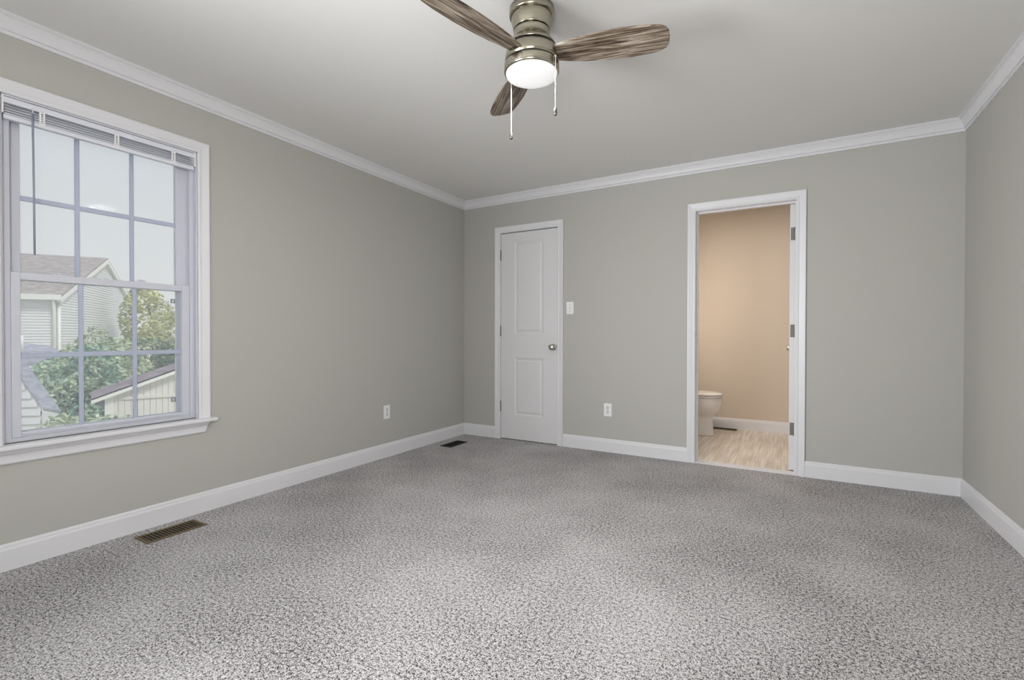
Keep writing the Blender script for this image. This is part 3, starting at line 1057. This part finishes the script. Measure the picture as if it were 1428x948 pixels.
def gable_hut(name, A, dirw, W, D, ze, zr, off, wallmat, roofmat, boards, label, cat, wall_kind, ov=.22, th=.16, fall=0.0):
    """small gabled outbuilding: front gable along dirw from A, depth away"""
    h = empty(name, (A[0], A[1], GZ))
    tag(h, label, cat)
    L = math.hypot(*dirw); d = (dirw[0] / L, dirw[1] / L)
    b = (-d[1], d[0])
    if b[0] > 0:
        b = (-b[0], -b[1])       # away from our house (towards -x)
    n = (-b[0], -b[1])
    half_ = W * off
    mb = MB()

    def clip(z):
        if z <= ze:
            return (0, W)
        k = (z - ze) / (zr - ze)
        return (half_ * k, W - (W - half_) * k)
    if wall_kind == 'lap':
        lap_wall(mb, A, d, n, W, GZ, zr - .01, .16, clip)
    else:
        # vertical boards with grooves
        nb = int(W / .105)
        for i in range(nb):
            s0, s1 = W * i / nb + .004, W * (i + 1) / nb - .004
            ztop = []
            for s in (s0, s1):
                ztop.append(ze + (zr - ze) * (s / half_ if s < half_ else (W - s) / (W - half_)))
            q = [P(A, d, s0, n, .02, GZ), P(A, d, s1, n, .02, GZ), P(A, d, s1, n, .02, ztop[1]), P(A, d, s0, n, .02, ztop[0])]
            q2 = [P(A, d, s0 - .004, n, 0, GZ), P(A, d, s1 + .004, n, 0, GZ), P(A, d, s1 + .004, n, 0, ztop[1]), P(A, d, s0 - .004, n, 0, ztop[0])]
            mb.rings([q2, q], smooth=False)
    for s in (0, W):
        mb.quad(P(A, d, s, b, 0, GZ), P(A, d, s, b, D, GZ), P(A, d, s, b, D, ze - fall * D), P(A, d, s, b, 0, ze))
    mb.quad(P(A, d, 0, b, D, GZ), P(A, d, W, b, D, GZ), P(A, d, W, b, D, ze - fall * D), P(A, d, half_, b, D, zr - fall * D), P(A, d, 0, b, D, ze - fall * D))
    mb.build('wall', wallmat, h)
    mb = MB(); tb = MB()
    for s in (0, 1):
        run = half_ if s == 0 else W - half_
        sl_ = (zr - ze) / run
        e_ = -ov if s == 0 else W + ov
        ez_ = ze - sl_ * ov
        fb = fall * (D + ov)
        top = [P(A, d, e_, b, -ov, ez_ + th + fall * ov), P(A, d, half_, b, -ov, zr + th + fall * ov), P(A, d, half_, b, D + ov, zr + th - fb), P(A, d, e_, b, D + ov, ez_ + th - fb)]
        bot = [(q[0], q[1], q[2] - th + .01) for q in top]
        mb.rings([bot, top], smooth=False)
        a_, c_ = P(A, d, e_, b, -ov + .015, ez_ + .01), P(A, d, half_, b, -ov + .015, zr + .01)
        a2, c2 = P(A, d, e_, b, 0, ez_ + .01), P(A, d, half_, b, 0, zr + .01)
        tb.rings([[a_, a2, (a2[0], a2[1], a2[2] - .07), (a_[0], a_[1], a_[2] - .07)], [c_, c2, (c2[0], c2[1], c2[2] - .07), (c_[0], c_[1], c_[2] - .07)]], smooth=False)
    mb.build('roof', roofmat, h)
    tb.build('rake_board', M['exttrim'], h)
    if boards:
        mb = MB()
        mb.rings([[P(A, d, .28, n, .02, ze - .10), P(A, d, W, n, .02, ze - .10), P(A, d, W, n, .02, ze - .04), P(A, d, .28, n, .02, ze - .04)],
                  [P(A, d, .28, n, .05, ze - .10), P(A, d, W, n, .05, ze - .10), P(A, d, W, n, .05, ze - .04), P(A, d, .28, n, .05, ze - .04)]], smooth=False)
        mb.build('trim_band', wallmat, h)
        mb = MB()
        mb.rings([[P(A, d, 0, n, .02, GZ), P(A, d, .14, n, .02, GZ), P(A, d, .14, n, .02, ze), P(A, d, 0, n, .02, ze)],
                  [P(A, d, 0, n, .05, GZ), P(A, d, .14, n, .05, GZ), P(A, d, .14, n, .05, ze), P(A, d, 0, n, .05, ze)]], smooth=False)
        mb.build('corner_board', M['exttrim'], h)
    return h


gable_hut('garden_shed', (-9.30, .26), (.40, .92), 3.0, 1.9, -.22, .51, .62, M['shedwall'], M['shingle_mauve'], True,
          'cream board-sided shed with a mauve shingled roof outside the window', 'shed', 'board', .20, .15, .19)
gable_hut('white_outbuilding', (-10.01, -1.56), (.75, .66), 1.2, .45, -.32, .68, .5, M['siding'], M['shingle_grey'], False,
          'small white lap-sided outbuilding with a steep grey roof outside the window', 'outbuilding', 'lap', .02, .05, .30)

# low roof in front of the neighbour's house
porch = empty('porch_roof', (-18.6, 1.2, GZ))
tag(porch, 'low grey shingled porch roof with a white vent pipe before the white house', 'porch')
mb = MB()
top = [(-16.6, -2.6, 1.52), (-19.1, 2.75, .60), (-20.9, 2.35, .60), (-18.9, -2.6, 1.52)]
top = [(-16.0, -.6, .35), (-18.6, 2.9, .10), (-20.2, 2.6, .62), (-18.0, -1.2, 1.30)]
mb.rings([[(x, y, z - .14) for x, y, z in top], top], smooth=False)
mb.build('roof', M['shingle_grey'], porch)
mb = MB()
for x, y, z in ((-16.2, -.4, .22), (-18.5, 2.75, 0.0), (-20.0, 2.5, .50), (-18.0, -1.0, 1.1)):
    mb.box(x - .08, y - .08, GZ, x + .08, y + .08, z)
mb.build('posts', M['exttrim'], porch)
MB().tube([(-17.6, 1.15, .45), (-17.6, 1.15, 1.02)], .07, 10).build('vent_pipe', M['post'], porch)


def foliage(mb, blobs, n, size, rnd):
    vol = [bl[3] * bl[4] * bl[5] for bl in blobs]
    tot = sum(v ** .7 for v in vol)
    for bl, v in zip(blobs, vol):
        for i in range(int(n * v ** .7 / tot)):
            while True:
                u = Vector((rnd.uniform(-1, 1), rnd.uniform(-1, 1), rnd.uniform(-1, 1)))
                if .25 < u.length < 1:
                    break
            u = u.normalized() * (u.length ** .45)
            p = Vector((bl[0] + u.x * bl[3], bl[1] + u.y * bl[4], bl[2] + u.z * bl[5]))
            a = Vector((rnd.gauss(0, 1), rnd.gauss(0, 1), rnd.gauss(0, .6))).normalized()
            q = a.cross(Vector((rnd.gauss(0, 1), rnd.gauss(0, 1), rnd.gauss(0, 1)))).normalized()
            s = size * rnd.uniform(.6, 1.3)
            a, q = a * s, q * s * .45
            mb.quad(p - a, p - a * .1 + q, p + a, p - a * .1 - q)


def plant(name, base, blobs, n, size, mat, label, cat, seed, trunk_r):
    r = empty(name, (base[0], base[1], GZ))
    tag(r, label, cat)
    rnd = random.Random(seed)
    mb = MB(); foliage(mb, blobs, n, size, rnd)
    mb.build('foliage', mat, r)
    mb = MB()
    b0 = Vector((base[0], base[1], GZ))
    fork = b0 + Vector((0, 0, max(.3, min(bl[2] - bl[5] for bl in blobs) - GZ)))
    mb.tube([b0, (b0 + fork) / 2 + Vector((.05, .03, 0)), fork], [trunk_r, trunk_r * .85, trunk_r * .7], 8)
    for bl in blobs:
        e = Vector(bl[:3])
        mb.tube([fork, (fork + e) / 2 + Vector((.05, -.05, .1)), e + Vector((0, 0, bl[5] * .5))], [trunk_r * .55, trunk_r * .35, trunk_r * .1], 6)
    mb.build('trunk', M['bark'], r)
    return r


plant('shrub', (-12.6, 1.0), [(-12.8, .62, -.5, .85, .80, 1.0), (-12.4, 1.15, .0, .7, .6, .8), (-12.2, .95, -1.5, .9, .9, .9),
                              (-12.9, .35, -1.3, .7, .6, .9), (-12.5, 1.35, -.9, .7, .6, 1.0)], 15000, .064, M['leaf_green'],
      'broad blue-green shrub beside the cream shed outside the window', 'shrub', 5, .07)
plant('tall_shrub', (-14.6, 2.2), [(-14.6, 1.95, .55, .55, .45, .75), (-14.4, 2.35, .15, .8, .7, .8), (-14.2, 2.65, -.35, .8, .6, .9), (-14.8, 1.6, .0, .6, .5, .9)], 3600, .075,
      M['leaf_pale'], 'pale loose tall shrub rising before the white gable wall', 'shrub', 8, .06)
plant('low_shrub', (-7.9, -.35), [(-8.0, -.80, -1.10, .55, .5, .75), (-7.8, -.3, -1.15, .6, .5, .75), (-8.1, .15, -1.2, .5, .45, .7)], 4200, .06,
      M['leaf_pale'], 'low pale green shrub at the bottom edge of the window view', 'shrub', 13, .04)
plant('maple_tree', (-26, 9.3), [(-26.3, 8.2, 1.9, 1.3, 1.2, 1.5), (-25.6, 9.0, 1.2, 1.3, 1.1, 1.1), (-26.0, 8.2, .0, 1.6, 1.5, 1.3), (-25.4, 9.5, -.3, 1.5, 1.3, 1.1), (-26.6, 8.2, 2.9, .8, .7, .8)],
      6500, .115, M['leaf_yellow'], 'yellow-green leafy tree beyond the shed roof outside the window', 'tree', 21, .16)
plant('dark_bush', (-19.0, 5.6), [(-19.2, 5.3, .15, .9, .9, .8), (-18.7, 6.1, .25, .9, .8, .7), (-19.0, 5.6, -1.2, 1.2, 1.1, 1.0)], 3600, .10,
      M['leaf_dark'], 'dark green bush just above the shed roof line outside the window', 'bush', 34, .07)
